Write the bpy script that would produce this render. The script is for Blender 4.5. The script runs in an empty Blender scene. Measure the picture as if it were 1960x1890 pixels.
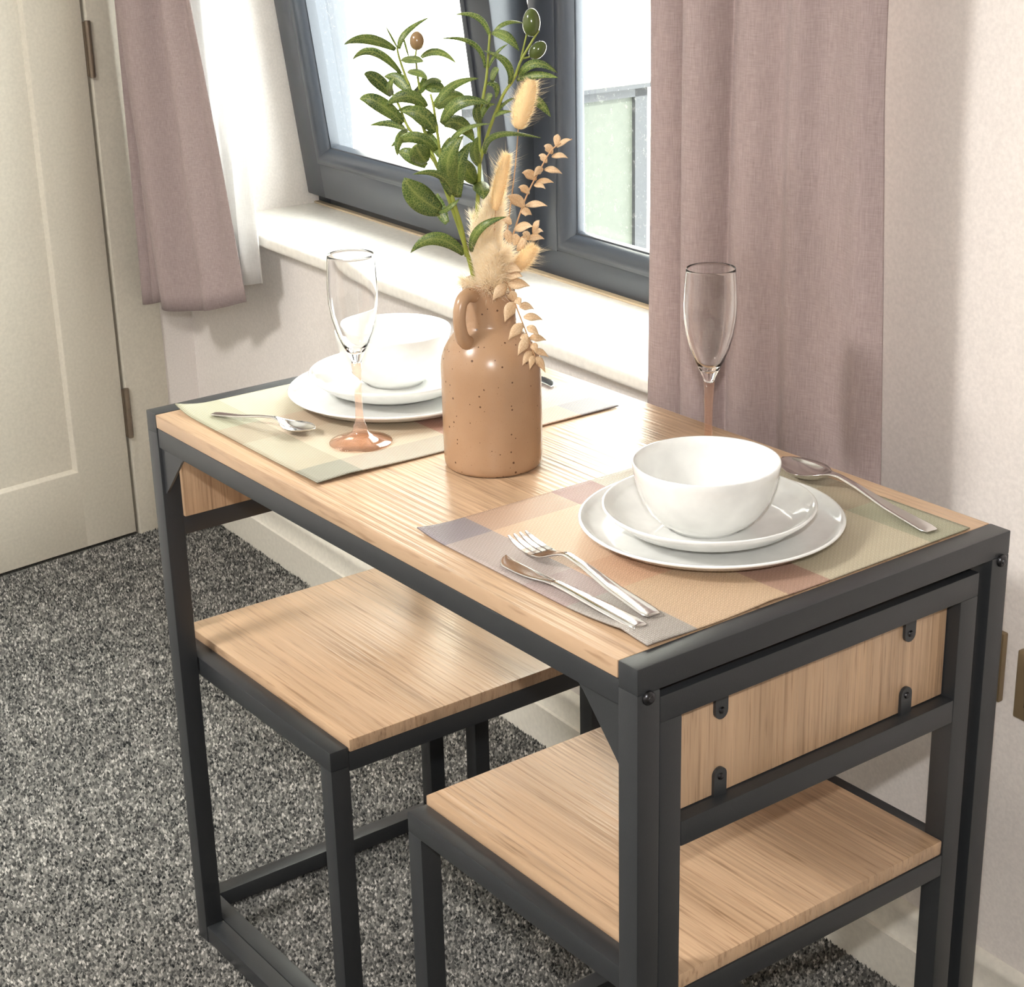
import bpy, bmesh, math, random
import numpy as np
from mathutils import Vector, Matrix

random.seed(7); rng = np.random.default_rng(7)
D = bpy.data; SC = bpy.context.scene; COL = SC.collection
R = math.radians

# ------------------------------------------------------------------ camera
F_PX = 3351.63; YAW, PITCH, ROLL = 2.5076, -.3622, -.0247
CAM = Vector((1.8861, -.8409, 1.3942))
fw = Vector((math.cos(PITCH)*math.cos(YAW), math.cos(PITCH)*math.sin(YAW), math.sin(PITCH)))
_r0 = Vector((math.sin(YAW), -math.cos(YAW), 0)); _u0 = _r0.cross(fw)
cr = math.cos(ROLL)*_r0 + math.sin(ROLL)*_u0
cu = -math.sin(ROLL)*_r0 + math.cos(ROLL)*_u0
cam = D.cameras.new('camera'); camo = D.objects.new('camera', cam); COL.objects.link(camo)
cam.sensor_fit = 'HORIZONTAL'; cam.sensor_width = 36; cam.lens = F_PX*36/1960; cam.clip_start = .02
m = Matrix.Identity(4)
for i in range(3):
    m[i][0] = cr[i]; m[i][1] = cu[i]; m[i][2] = -fw[i]; m[i][3] = CAM[i]
camo.matrix_world = m
SC.camera = camo

# ------------------------------------------------------------------ world, sun, lamps, exposure
SC.view_settings.view_transform = 'Standard'; SC.view_settings.look = 'None'
SC.view_settings.gamma = 1; SC.view_settings.use_curve_mapping = False
SC.view_settings.exposure = 0.26
w = D.worlds.new('world'); SC.world = w; w.use_nodes = True
w.node_tree.nodes['Background'].inputs[0].default_value = (.97, .98, 1, 1)
w.node_tree.nodes['Background'].inputs[1].default_value = 13.0

def light(name, kind, loc, energy, color=(1, 1, 1), size=.1, rot=None):
    l = D.lights.new(name, kind); l.energy = energy; l.color = color
    o = D.objects.new(name, l); COL.objects.link(o); o.location = loc
    if kind == 'AREA': l.shape = 'DISK'; l.size = size
    if kind in ('POINT', 'SPOT'): l.shadow_soft_size = size
    if rot is not None: o.rotation_euler = rot
    return o
# the wall frame: TH turns the window wall a little against the table
TH = R(-2.7047); WO = Vector((0, .68168, 0))
WE = Vector((math.cos(TH), math.sin(TH), 0)); WN = Vector((-math.sin(TH), math.cos(TH), 0))
def aim(o, d): o.rotation_euler = Vector(d).to_track_quat('-Z', 'Y').to_euler()
sun = light('sun', 'SUN', (3, 0, 6), 16.0, (1, .975, .95)); sun.data.angle = R(1)
aim(sun, -WE*.80 + WN*.25 + Vector((0, 0, -.75)))
# the photographer's flash just above the lens
flash = light('camera_flash', 'SPOT', CAM + cu*.13 - fw*.03, 52, (1, .985, .98), .018)
flash.data.spot_size = R(75); flash.data.spot_blend = .5
aim(flash, fw)

# ------------------------------------------------------------------ node helpers
def nt(name):
    m = D.materials.new(name); m.use_nodes = True
    t = m.node_tree; p = t.nodes['Principled BSDF']
    return m, t, p
def N(t, kind, **kw):
    n = t.nodes.new(kind)
    for k, v in kw.items():
        if k in n.inputs: n.inputs[k].default_value = v
        else: setattr(n, k, v)
    return n
def L(t, a, b): t.links.new(a, b)
def coords(t, scale=(1, 1, 1), kind='Object', rot=(0, 0, 0)):
    c = N(t, 'ShaderNodeTexCoord'); m = N(t, 'ShaderNodeMapping')
    m.inputs['Scale'].default_value = scale; m.inputs['Rotation'].default_value = rot
    L(t, c.outputs[kind], m.inputs['Vector']); return m.outputs['Vector']
def noise(t, vec, scale, detail=3, rough=.5, dist=0):
    n = N(t, 'ShaderNodeTexNoise', Scale=scale, Detail=detail, Roughness=rough, Distortion=dist)
    L(t, vec, n.inputs['Vector']); return n.outputs['Fac']
def ramp(t, fac, stops):
    r = N(t, 'ShaderNodeValToRGB'); e = r.color_ramp.elements
    while len(e) < len(stops): e.new(.5)
    for q, (p, c) in zip(e, stops): q.position = p; q.color = (*c, 1) if len(c) == 3 else c
    L(t, fac, r.inputs[0]); return r.outputs[0]
def mix(t, a, b, fac, blend='MIX'):
    n = N(t, 'ShaderNodeMix', data_type='RGBA', blend_type=blend)
    for s, v in ((n.inputs[6], a), (n.inputs[7], b)):
        if isinstance(v, tuple): s.default_value = (*v, 1)
        else: L(t, v, s)
    if isinstance(fac, (int, float)): n.inputs[0].default_value = fac
    else: L(t, fac, n.inputs[0])
    return n.outputs[2]
def math_(t, op, a, b=None):
    n = N(t, 'ShaderNodeMath', operation=op)
    for s, v in ((n.inputs[0], a), (n.inputs[1], b)):
        if v is None: continue
        if isinstance(v, (int, float)): s.default_value = v
        else: L(t, v, s)
    return n.outputs[0]
def bump(t, p, h, strength, dist=.001):
    b = N(t, 'ShaderNodeBump', Strength=strength, Distance=dist); L(t, h, b.inputs['Height']); L(t, b.outputs[0], p.inputs['Normal'])
def srgb(r, g, b):
    f = lambda c: c/12.92 if c <= .04045 else ((c+.055)/1.055)**2.4
    return tuple(f(v/255) for v in (r, g, b))
def plain(name, col, rough=.5, metal=0, spec=.5, grain=0, gscale=300, coat=0):
    m, t, p = nt(name); p.inputs['Base Color'].default_value = (*col, 1)
    p.inputs['Roughness'].default_value = rough; p.inputs['Metallic'].default_value = metal
    p.inputs['Specular IOR Level'].default_value = spec; p.inputs['Coat Weight'].default_value = coat
    v = coords(t); f = noise(t, v, gscale if grain else 40, 3)
    L(t, ramp(t, f, [(.3, tuple(c*.94 for c in col)), (.7, tuple(min(1, c*1.05) for c in col))]), p.inputs['Base Color'])
    if grain: bump(t, p, f, grain)
    return m

def wood(name, axis, base=(0.535, 0.362, 0.226)):
    """pale oak laminate, grain along AXIS, embossed pores"""
    m, t, p = nt(name)
    def sc(along, across): return tuple(along if i == axis else (across*.22 if i == (2 if axis != 2 else 0) else across) for i in range(3))
    warp = noise(t, coords(t, sc(.9, 5)), 2.2, 3)
    broad = noise(t, coords(t, sc(1.1, 16)), 2.0, 5, .6, .6)
    fine = noise(t, coords(t, sc(4.5, 190)), 1.0, 4, .65)
    pores = noise(t, coords(t, sc(14, 420)), 1.0, 2, .5)
    lines = noise(t, coords(t, sc(1.2, 200)), 1.0, 1, .4)
    k = lambda s: tuple(c*s for c in base)
    a = ramp(t, broad, [(.25, k(.72)), (.45, k(.95)), (.6, k(1.06)), (.8, k(1.22))])
    b = ramp(t, fine, [(.3, (.52, .46, .41)), (.46, (1, 1, 1)), (.75, (1.0, 1.0, 1.0))])
    c = ramp(t, warp, [(.3, (.86, .82, .76)), (.55, (1, 1, 1))])
    d = ramp(t, pores, [(.28, (.55, .48, .42)), (.38, (1, 1, 1))])
    x = mix(t, a, b, .75, 'MULTIPLY'); x = mix(t, x, c, .6, 'MULTIPLY'); x = mix(t, x, d, .7, 'MULTIPLY')
    L(t, x, p.inputs['Base Color'])
    p.inputs['Roughness'].default_value = .33; p.inputs['Specular IOR Level'].default_value = .5
    h = math_(t, 'ADD', math_(t, 'MULTIPLY', lines, .7), math_(t, 'MULTIPLY', fine, .3))
    bump(t, p, h, .8, .0016)
    return m

def fabric(name, col, col2, sheer=0, kind='Object'):
    m, t, p = nt(name)
    a = noise(t, coords(t, (900, 900, 60)), 1, 2); b = noise(t, coords(t, (90, 90, 1100)), 1, 2)
    c = noise(t, coords(t), 3, 3)
    f = math_(t, 'ADD', math_(t, 'MULTIPLY', a, .55), math_(t, 'MULTIPLY', b, .45))
    x = ramp(t, f, [(.3, col2), (.7, col)])
    x = mix(t, x, ramp(t, c, [(.3, (.93, .92, .93)), (.7, (1, 1, 1))]), .7, 'MULTIPLY')
    L(t, x, p.inputs['Base Color']); p.inputs['Roughness'].default_value = .85
    p.inputs['Specular IOR Level'].default_value = .2; p.inputs['Sheen Weight'].default_value = .1
    bump(t, p, f, .35, .0006)
    tr = N(t, 'ShaderNodeBsdfTranslucent'); L(t, x, tr.inputs[0])
    ms = N(t, 'ShaderNodeMixShader'); ms.inputs[0].default_value = .2 if not sheer else .5
    L(t, p.outputs[0], ms.inputs[1]); L(t, tr.outputs[0], ms.inputs[2])
    out = t.nodes['Material Output']; L(t, ms.outputs[0], out.inputs[0])
    if sheer:
        tp = N(t, 'ShaderNodeBsdfTransparent'); m2 = N(t, 'ShaderNodeMixShader'); m2.inputs[0].default_value = .25
        L(t, ms.outputs[0], m2.inputs[1]); L(t, tp.outputs[0], m2.inputs[2]); L(t, m2.outputs[0], out.inputs[0])
    return m

def glass(name, col=(1, 1, 1), ior=1.47):
    m, t, p = nt(name); p.inputs['Base Color'].default_value = (*col, 1); p.inputs['Roughness'].default_value = 0
    p.inputs['Transmission Weight'].default_value = 1; p.inputs['IOR'].default_value = ior
    return m

def tinted(name, col):
    """clear tinted glass: tinted transmission, fresnel sheen and a little body colour"""
    m, t, p = nt(name); t.nodes.remove(p); out = t.nodes['Material Output']
    lw = N(t, 'ShaderNodeLayerWeight'); fc = math_(t, 'ADD', math_(t, 'MULTIPLY', math_(t, 'POWER', lw.outputs['Facing'], 3), .75), .05)
    gl = N(t, 'ShaderNodeBsdfGlossy', Roughness=.02); tp = N(t, 'ShaderNodeBsdfTransparent'); tp.inputs[0].default_value = (*col, 1)
    tl = N(t, 'ShaderNodeBsdfTranslucent'); tl.inputs[0].default_value = (*col, 1)
    a = N(t, 'ShaderNodeMixShader'); a.inputs[0].default_value = .10; L(t, tp.outputs[0], a.inputs[1]); L(t, tl.outputs[0], a.inputs[2])
    b = N(t, 'ShaderNodeMixShader'); L(t, fc, b.inputs[0]); L(t, a.outputs[0], b.inputs[1]); L(t, gl.outputs[0], b.inputs[2])
    L(t, b.outputs[0], out.inputs[0]); return m
def pane_mat(name, dust):
    """window glass: clear with a fresnel reflection and a film of dusty specks"""
    m, t, p = nt(name); t.nodes.remove(p); out = t.nodes['Material Output']
    lw = N(t, 'ShaderNodeLayerWeight'); fc = math_(t, 'ADD', math_(t, 'MULTIPLY', math_(t, 'POWER', lw.outputs['Facing'], 5), .8), .03); gl = N(t, 'ShaderNodeBsdfGlossy', Roughness=0.0)
    tp = N(t, 'ShaderNodeBsdfTransparent'); tp.inputs[0].default_value = (.95, .98, .965, 1)
    a = N(t, 'ShaderNodeMixShader'); L(t, fc, a.inputs[0]); L(t, tp.outputs[0], a.inputs[1]); L(t, gl.outputs[0], a.inputs[2])
    df = N(t, 'ShaderNodeBsdfDiffuse'); df.inputs[0].default_value = (.85, .88, .84, 1)
    f = ramp(t, noise(t, coords(t), 90, 4, .6), [(.6, (0, 0, 0)), (.78, (1, 1, 1))])
    b = N(t, 'ShaderNodeMixShader'); L(t, math_(t, 'MULTIPLY', f, dust), b.inputs[0]); L(t, a.outputs[0], b.inputs[1]); L(t, df.outputs[0], b.inputs[2])
    L(t, b.outputs[0], out.inputs[0]); return m

M = {}
M['metal'] = plain('black_powder_coat', srgb(46, 48, 50), .36, 0, .5, .12, 900)
M['oak_x'] = wood('oak_along_x', 0); M['oak_z'] = wood('oak_along_z', 2); M['oak_y'] = wood('oak_along_y', 1)
M['wall'] = plain('wall_paint', srgb(231, 224, 218), .85, 0, .3, .05, 250)
M['white'] = plain('white_gloss_paint', srgb(226, 221, 209), .45, 0, .4, .03, 120)
M['door'] = plain('door_paint', srgb(206, 199, 184), .5, 0, .4, .04, 160)
M['sill'] = plain('sill_paint', srgb(236, 231, 222), .35, 0, .5, .02, 90)
M['ceiling'] = plain('ceiling_paint', srgb(240, 238, 234), .9)
M['frame'] = plain('anthracite_frame', srgb(58, 62, 69), .28, 0, .5, .03, 500)
M['sill_strip'] = plain('tan_strip', srgb(196, 176, 146), .7, 0, .3, .2, 120)
M['gasket'] = plain('black_gasket', srgb(30, 31, 33), .6)
M['hinge'] = plain('dull_nickel', srgb(128, 114, 98), .4, .55)
M['bolt'] = plain('dark_bolt', srgb(75, 75, 78), .3, 1)
M['steel'] = plain('polished_steel', (.72, .70, .68), .13, 1)
M['porcelain'] = plain('white_porcelain', srgb(232, 232, 228), .12, 0, .55, coat=.3)
M['brass'] = plain('bronze_plate', srgb(140, 121, 92), .42, .35)
M['black'] = plain('black_plastic', srgb(22, 22, 23), .4)
M['curtain'] = fabric('mauve_fabric', srgb(181, 164, 161), srgb(151, 134, 131))
M['sheer'] = fabric('white_voile', srgb(238, 236, 233), srgb(222, 220, 217), 1)
M['clear_glass'] = glass('clear_glass', (1, 1, 1)); M['pink_glass'] = tinted('pink_glass', (1, .86, .78))
M['pane'] = pane_mat('window_pane', .35); M['pane_dusty'] = pane_mat('dusty_window_pane', .5)
M['render'] = plain('cream_render', srgb(240, 235, 222), .9, 0, .2, .2, 60)
M['far_frame'] = plain('grey_far_frame', (.006, .0065, .008), .6)
M['far_pane'] = plain('pale_far_pane', (.040, .044, .035), .5, 0, .2)

def vase_mat():
    m, t, p = nt('speckled_clay_glaze'); v = coords(t)
    base = ramp(t, noise(t, v, 18, 4), [(.3, srgb(160, 126, 96)), (.7, srgb(170, 137, 107))])
    vo = N(t, 'ShaderNodeTexVoronoi', Scale=230); L(t, v, vo.inputs['Vector'])
    n2 = noise(t, v, 60, 2)
    sx = N(t, 'ShaderNodeSeparateXYZ'); L(t, vo.outputs['Color'], sx.inputs[0])
    sp = math_(t, 'LESS_THAN', vo.outputs['Distance'], math_(t, 'MULTIPLY', math_(t, 'POWER', sx.outputs[0], 5), .30))
    fine = math_(t, 'LESS_THAN', noise(t, v, 900, 2), .3)
    x = mix(t, base, srgb(72, 46, 30), math_(t, 'MULTIPLY', sp, .85)); x = mix(t, x, srgb(120, 82, 56), math_(t, 'MULTIPLY', fine, .5))
    L(t, x, p.inputs['Base Color']); p.inputs['Roughness'].default_value = .27; p.inputs['Specular IOR Level'].default_value = .5
    return m
M['vase'] = vase_mat()

def leaf_mat(name, a, b, vein, spec=.4):
    m, t, p = nt(name); v = coords(t)
    vo = N(t, 'ShaderNodeTexVoronoi', Scale=420, feature='DISTANCE_TO_EDGE'); L(t, v, vo.inputs['Vector'])
    at = N(t, 'ShaderNodeAttribute', attribute_name='rib')
    x = ramp(t, noise(t, v, 45, 3), [(.35, a), (.65, b)])
    x = mix(t, x, vein, math_(t, 'MULTIPLY', math_(t, 'LESS_THAN', vo.outputs['Distance'], .07), .5))
    x = mix(t, x, vein, math_(t, 'MULTIPLY', math_(t, 'POWER', at.outputs['Fac'], 5), .6))
    L(t, x, p.inputs['Base Color']); p.inputs['Roughness'].default_value = .38; p.inputs['Specular IOR Level'].default_value = spec
    tr = N(t, 'ShaderNodeBsdfTranslucent'); L(t, x, tr.inputs[0])
    ms = N(t, 'ShaderNodeMixShader'); ms.inputs[0].default_value = .3
    L(t, p.outputs[0], ms.inputs[1]); L(t, tr.outputs[0], ms.inputs[2]); L(t, ms.outputs[0], t.nodes['Material Output'].inputs[0])
    return m
M['leaf'] = leaf_mat('olive_leaf', srgb(66, 92, 52), srgb(108, 130, 64), srgb(180, 184, 108))
M['dry_leaf'] = leaf_mat('dried_leaf', srgb(226, 198, 160), srgb(238, 216, 184), srgb(206, 170, 130), .2)
M['stem'] = plain('green_stem', srgb(140, 148, 62), .5)
M['dry_stem'] = plain('dried_stem', srgb(190, 150, 112), .7)
M['olive'] = plain('olive_skin', srgb(72, 84, 38), .15, 0, .6)
M['olive_red'] = plain('olive_skin_ripe', srgb(140, 112, 78), .2, 0, .6)
M['tail'] = plain('bunny_tail_fluff', srgb(240, 208, 158), .9, 0, .1)
M['pampas'] = plain('pampas_fluff', srgb(238, 216, 180), .9, 0, .1)

def fluff(name, a, b):
    m, t, p = nt(name); x = ramp(t, noise(t, coords(t), 300, 2), [(.3, a), (.7, b)]); L(t, x, p.inputs['Base Color'])
    p.inputs['Roughness'].default_value = .8; p.inputs['Specular IOR Level'].default_value = .1
    tr = N(t, 'ShaderNodeBsdfTranslucent'); L(t, x, tr.inputs[0]); ms = N(t, 'ShaderNodeMixShader'); ms.inputs[0].default_value = .5
    L(t, p.outputs[0], ms.inputs[1]); L(t, tr.outputs[0], ms.inputs[2]); L(t, ms.outputs[0], t.nodes['Material Output'].inputs[0]); return m
M['tail_fluff'] = fluff('bunny_tail_fibres', srgb(246, 220, 178), srgb(252, 236, 206)); M['pampas'] = fluff('pampas_fluff', srgb(250, 236, 210), srgb(254, 246, 230))
def mat_weave():
    """woven vinyl with overlapping colour bands, local metres 0..1 across the mat in UV"""
    m, t, p = nt('woven_placemat')
    uv = N(t, 'ShaderNodeUVMap'); s = N(t, 'ShaderNodeSeparateXYZ'); L(t, uv.outputs[0], s.inputs[0])
    def bands(fac, stops):
        r = N(t, 'ShaderNodeValToRGB'); r.color_ramp.interpolation = 'CONSTANT'; e = r.color_ramp.elements
        while len(e) < len(stops): e.new(.5)
        for q, (pz, c) in zip(e, stops): q.position = pz; q.color = (*srgb(*c), 1)
        L(t, fac, r.inputs[0]); return r.outputs[0]
    by = bands(s.outputs['Y'], [(0, (164, 163, 174)), (.135, (230, 194, 164)), (.40, (186, 134, 128)), (.53, (216, 209, 188)), (.86, (168, 176, 156))])
    bx = bands(s.outputs['X'], [(0, (160, 142, 140)), (.14, (236, 210, 184)), (.5, (214, 172, 144)), (.68, (216, 205, 174))])
    x = mix(t, by, bx, .36)
    wa = N(t, 'ShaderNodeTexWave', Scale=44, bands_direction='X', wave_type='BANDS'); wb = N(t, 'ShaderNodeTexWave', Scale=54, bands_direction='Y', wave_type='BANDS')
    L(t, uv.outputs[0], wa.inputs['Vector']); L(t, uv.outputs[0], wb.inputs['Vector'])
    ck = N(t, 'ShaderNodeTexChecker', Scale=140); L(t, uv.outputs[0], ck.inputs['Vector'])
    h = math_(t, 'MULTIPLY', wa.outputs['Fac'], wb.outputs['Fac'])
    x = mix(t, x, (.42, .36, .3), math_(t, 'MULTIPLY', math_(t, 'SUBTRACT', 1, math_(t, 'POWER', h, .4)), .75), 'MULTIPLY')
    x = mix(t, x, (.80, .77, .73), math_(t, 'MULTIPLY', ck.outputs['Fac'], .4), 'MULTIPLY')
    L(t, x, p.inputs['Base Color']); p.inputs['Roughness'].default_value = .45; p.inputs['Specular IOR Level'].default_value = .4
    bump(t, p, h, .7, .0006); return m
M['placemat'] = mat_weave()

def carpet_mat(name, attr):
    m, t, p = nt(name)
    if attr:
        f = N(t, 'ShaderNodeAttribute', attribute_name='tone').outputs['Fac']
    else:
        f = noise(t, coords(t), 260, 2)
    L(t, ramp(t, f, [(.0, srgb(36, 37, 37)), (.35, srgb(86, 85, 82)), (.62, srgb(130, 128, 122)), (1, srgb(194, 189, 181))]), p.inputs['Base Color'])
    p.inputs['Roughness'].default_value = .95; p.inputs['Specular IOR Level'].default_value = .1
    return m
M['pile'] = carpet_mat('carpet_pile', True); M['carpet'] = carpet_mat('carpet_backing', False)

# ------------------------------------------------------------------ mesh helpers
class MB:
    """collects shapes and links them as one mesh object"""
    def __init__(self): self.bm = bmesh.new()
    def box(self, a, b, bev=0, seg=2):
        lo = Vector([min(x, y) for x, y in zip(a, b)]); hi = Vector([max(x, y) for x, y in zip(a, b)])
        vs = [self.bm.verts.new((x, y, z)) for x in (lo.x, hi.x) for y in (lo.y, hi.y) for z in (lo.z, hi.z)]
        fs = [self.bm.faces.new([vs[i] for i in q]) for q in ((0, 1, 3, 2), (4, 6, 7, 5), (0, 4, 5, 1), (2, 3, 7, 6), (0, 2, 6, 4), (1, 5, 7, 3))]
        if bev:
            es = list({e for f in fs for e in f.edges})
            bmesh.ops.bevel(self.bm, geom=es, offset=bev, segments=seg, profile=.6, affect='EDGES')
        return self
    def prism(self, pts, y0, y1, axis=1):
        """polygon PTS in the two other axes, extruded along AXIS"""
        def mk(p, d): q = list(p); q.insert(axis, d); return self.bm.verts.new(q)
        A = [mk(p, y0) for p in pts]; B = [mk(p, y1) for p in pts]; n = len(pts)
        self.bm.faces.new(A); self.bm.faces.new(B[::-1])
        for i in range(n): self.bm.faces.new((A[i], B[i], B[(i+1) % n], A[(i+1) % n]))
        return self
    def lathe(self, prof, seg=64, closed=True, off=(0, 0, 0)):
        rings = []
        for r, z in prof:
            if r < 1e-6: rings.append([self.bm.verts.new((off[0], off[1], off[2]+z))])
            else: rings.append([self.bm.verts.new((off[0]+r*math.cos(2*math.pi*i/seg), off[1]+r*math.sin(2*math.pi*i/seg), off[2]+z)) for i in range(seg)])
        for a, b in zip(rings, rings[1:]):
            for i in range(seg):
                j = (i+1) % seg
                if len(a) == 1 and len(b) == 1: continue
                if len(a) == 1: self.bm.faces.new((a[0], b[i], b[j]))
                elif len(b) == 1: self.bm.faces.new((a[i], b[0], a[j]))
                else: self.bm.faces.new((a[i], b[i], b[j], a[j]))
        return self
    def tube(self, pts, rad, seg=8, caps=True):
        pts = [Vector(p) for p in pts]; rad = rad if isinstance(rad, (list, tuple)) else [rad]*len(pts)
        prev = None; rings = []
        for i, p in enumerate(pts):
            tn = (pts[min(i+1, len(pts)-1)] - pts[max(i-1, 0)]).normalized()
            if prev is None:
                n = tn.orthogonal().normalized()
            else:
                n = (prev - tn*prev.dot(tn)); n = n.normalized() if n.length > 1e-6 else tn.orthogonal().normalized()
            prev = n; b = tn.cross(n)
            rings.append([self.bm.verts.new(p + (n*math.cos(2*math.pi*k/seg) + b*math.sin(2*math.pi*k/seg))*rad[i]) for k in range(seg)])
        for a, b in zip(rings, rings[1:]):
            for k in range(seg): self.bm.faces.new((a[k], b[k], b[(k+1) % seg], a[(k+1) % seg]))
        if caps: self.bm.faces.new(rings[0]); self.bm.faces.new(rings[-1][::-1])
        return self
    def build(self, name, mat, parent=None, smooth=False, loc=None):
        bmesh.ops.recalc_face_normals(self.bm, faces=self.bm.faces[:])
        me = D.meshes.new(name); self.bm.to_mesh(me); self.bm.free()
        return link(name, me, mat, parent, smooth, loc)
def link(name, me, mat, parent=None, smooth=False, loc=None):
    me.materials.append(M[mat] if isinstance(mat, str) else mat)
    if smooth:
        me.polygons.foreach_set('use_smooth', [True]*len(me.polygons))
        if smooth != 'all': me.set_sharp_from_angle(angle=R(38))
    o = D.objects.new(name, me); COL.objects.link(o); o.parent = parent
    if loc is not None: o.location = loc
    return o
def tag(o, label, cat, group=None, kind=None):
    o['label'] = label; o['category'] = cat
    if group: o['group'] = group
    if kind: o['kind'] = kind
    return o
def struct(o, label=None):
    o['kind'] = 'structure'
    if label: o['label'] = label
    return o
def empty(name, loc=(0, 0, 0), rz=0):
    o = D.objects.new(name, None); COL.objects.link(o); o.location = loc; o.rotation_euler = (0, 0, rz); o.empty_display_size = .05
    return o
def copy_tree(o, parent=None):
    c = o.copy(); COL.objects.link(c); c.parent = parent
    for ch in [k for k in o.children]: copy_tree(ch, c)
    return c
def from_arrays(name, verts, faces, mat, parent=None, smooth=False, loc=None):
    me = D.meshes.new(name); me.from_pydata([tuple(v) for v in verts], [], [tuple(f) for f in faces]); me.update()
    return link(name, me, mat, parent, smooth, loc)
def spline(pts, n):
    """Catmull-Rom through PTS"""
    P = [Vector(p) for p in pts]; P = [P[0]*2-P[1]] + P + [P[-1]*2-P[-2]]; out = []; k = len(P)-3
    for i in range(n+1):
        s = i/n*k; j = min(int(s), k-1); u = s-j; a, b, c, d = P[j:j+4]
        out.append(.5*((2*b) + (c-a)*u + (2*a-5*b+4*c-d)*u*u + (3*b-a-3*c+d)*u**3))
    return out

# ================================================================== THE ROOM
ROOM_TOP = 2.4
floor = MB().box((-2.2, -3.2, -.05), (3.3, 1.3, -.004)).build('floor', 'carpet'); struct(floor, 'dark grey carpet floor')

# carpet pile, real tufts where the camera can see the floor
def carpet_pile():
    pitch = .0044; xs = np.arange(-1.52, 1.0, pitch); ys = np.arange(-.62, .775, pitch)
    gx, gy = np.meshgrid(xs, ys); gx = gx.ravel(); gy = gy.ravel()
    n = len(gx); gx = gx + rng.uniform(-.0022, .0022, n); gy = gy + rng.uniform(-.0022, .0022, n)
    keep = (gy < .6817 - .0472*gx + .002) & (gx > -1.4088 - .1077*(gy-.5825) + .002)
    gx, gy = gx[keep], gy[keep]; n = len(gx)
    h = rng.uniform(.003, .0060, n); r = rng.uniform(.0020, .0031, n); a0 = rng.uniform(0, 6.28, n)
    V = np.zeros((n, 5, 3), np.float32)
    for k in range(4):
        a = a0 + k*math.pi/2
        V[:, k, 0] = gx + r*np.cos(a); V[:, k, 1] = gy + r*np.sin(a); V[:, k, 2] = -.0045
    V[:, 4, 0] = gx + rng.uniform(-.0015, .0015, n); V[:, 4, 1] = gy + rng.uniform(-.0015, .0015, n); V[:, 4, 2] = h - .004
    base = (np.arange(n)*5)[:, None, None]
    T = (np.array([[0, 1, 4], [1, 2, 4], [2, 3, 4], [3, 0, 4]])[None] + base).reshape(-1)
    me = D.meshes.new('carpet_pile'); me.vertices.add(n*5); me.vertices.foreach_set('co', V.ravel())
    nf = n*4; me.loops.add(nf*3); me.loops.foreach_set('vertex_index', T.astype(np.int32))
    me.polygons.add(nf); me.polygons.foreach_set('loop_start', (np.arange(nf)*3).astype(np.int32)); me.update(calc_edges=True)
    at = me.attributes.new('tone', 'FLOAT', 'POINT')
    # speckle: clumps of yarn plus single threads
    cl = np.sin(gx*61+np.sin(gy*47)*2)*np.sin(gy*53+np.sin(gx*39)*2)*.10
    tone = np.clip(rng.beta(1.5, 1.9, n) + cl, 0, 1)
    at.data.foreach_set('value', np.repeat(tone, 5).astype(np.float32))
    o = link('carpet_pile', me, 'pile', None, 'all'); tag(o, 'speckled grey carpet pile covering the floor', 'carpet', kind='stuff')
carpet_pile()

# window wall, in its own frame: x along the wall, y outwards (0 is the skirting's face), z up
WF = empty('wall_back'); WF.location = WO; WF.rotation_euler = (0, 0, TH); struct(WF, 'off-white wall with the window')
WS0, WS1, WZ0, WZ1 = -1.185, .44, .68, 2.02
mb = MB()
mb.box((-1.75, .014, -.05), (WS0, .36, ROOM_TOP)); mb.box((WS1, .014, -.05), (3.4, .36, ROOM_TOP))
mb.box((WS0, .014, -.05), (WS1, .36, WZ0)); mb.box((WS0, .014, WZ1), (WS1, .36, ROOM_TOP))
mb.build('plaster', 'wall', WF)
def in_wall(name): e = empty(name); e.location = WO; e.rotation_euler = (0, 0, TH); return e

bb = in_wall('baseboard_back'); struct(bb, 'white moulded skirting board below the window wall')
prof = [(.014, -.01), (0, -.01), (0, .060), (-.003, .062), (-.003, .067), (.001, .069), (.004, .078), (.006, .096), (.004, .103), (.005, .110), (.009, .116), (.014, .118)]
b0 = MB(); b0.prism([(y, z) for y, z in prof], -1.52, 3.2, axis=0); b0.build('board', 'white', bb, True)

# sill
sl = in_wall('trim_1'); struct(sl, 'white window sill board with rounded nose')
mb = MB(); mb.box((WS0-.05, -.030, .677), (WS1+.05, .2, .7006), .008, 4); mb.build('sill_board', 'sill', sl, True)

# window: fixed right light, tilted left sash
win = in_wall('window_1'); struct(win, 'anthracite window with the left sash tilted inwards')
FN0, FN1 = .205, .262
MS0, MS1 = -.425, -.352          # mullion
mb = MB()
mb.box((WS0, FN0, .701), (WS0+.055, FN1, WZ1), .003); mb.box((WS1-.055, FN0, .701), (WS1, FN1, WZ1), .003)
mb.box((WS0+.05, FN0, .701), (WS1-.05, FN1, .748), .003); mb.box((WS0+.05, FN0, WZ1-.05), (WS1-.05, FN1, WZ1), .003)
mb.build('outer_frame', 'frame', win, True)
MB().box((MS0, FN0-.002, .745), (MS1, FN1, WZ1-.045), .003).build('mullion', 'frame', win, True)
MB().box((MS0-.030, FN0+.045, .745), (MS0-.001, FN1-.005, WZ1-.045), .002).build('rebate', 'frame', win, True)
MB().box((MS0-.010, FN0+.036, .745), (MS0-.001, FN0+.0445, WZ1-.045)).build('gasket', 'gasket', win)
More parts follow.
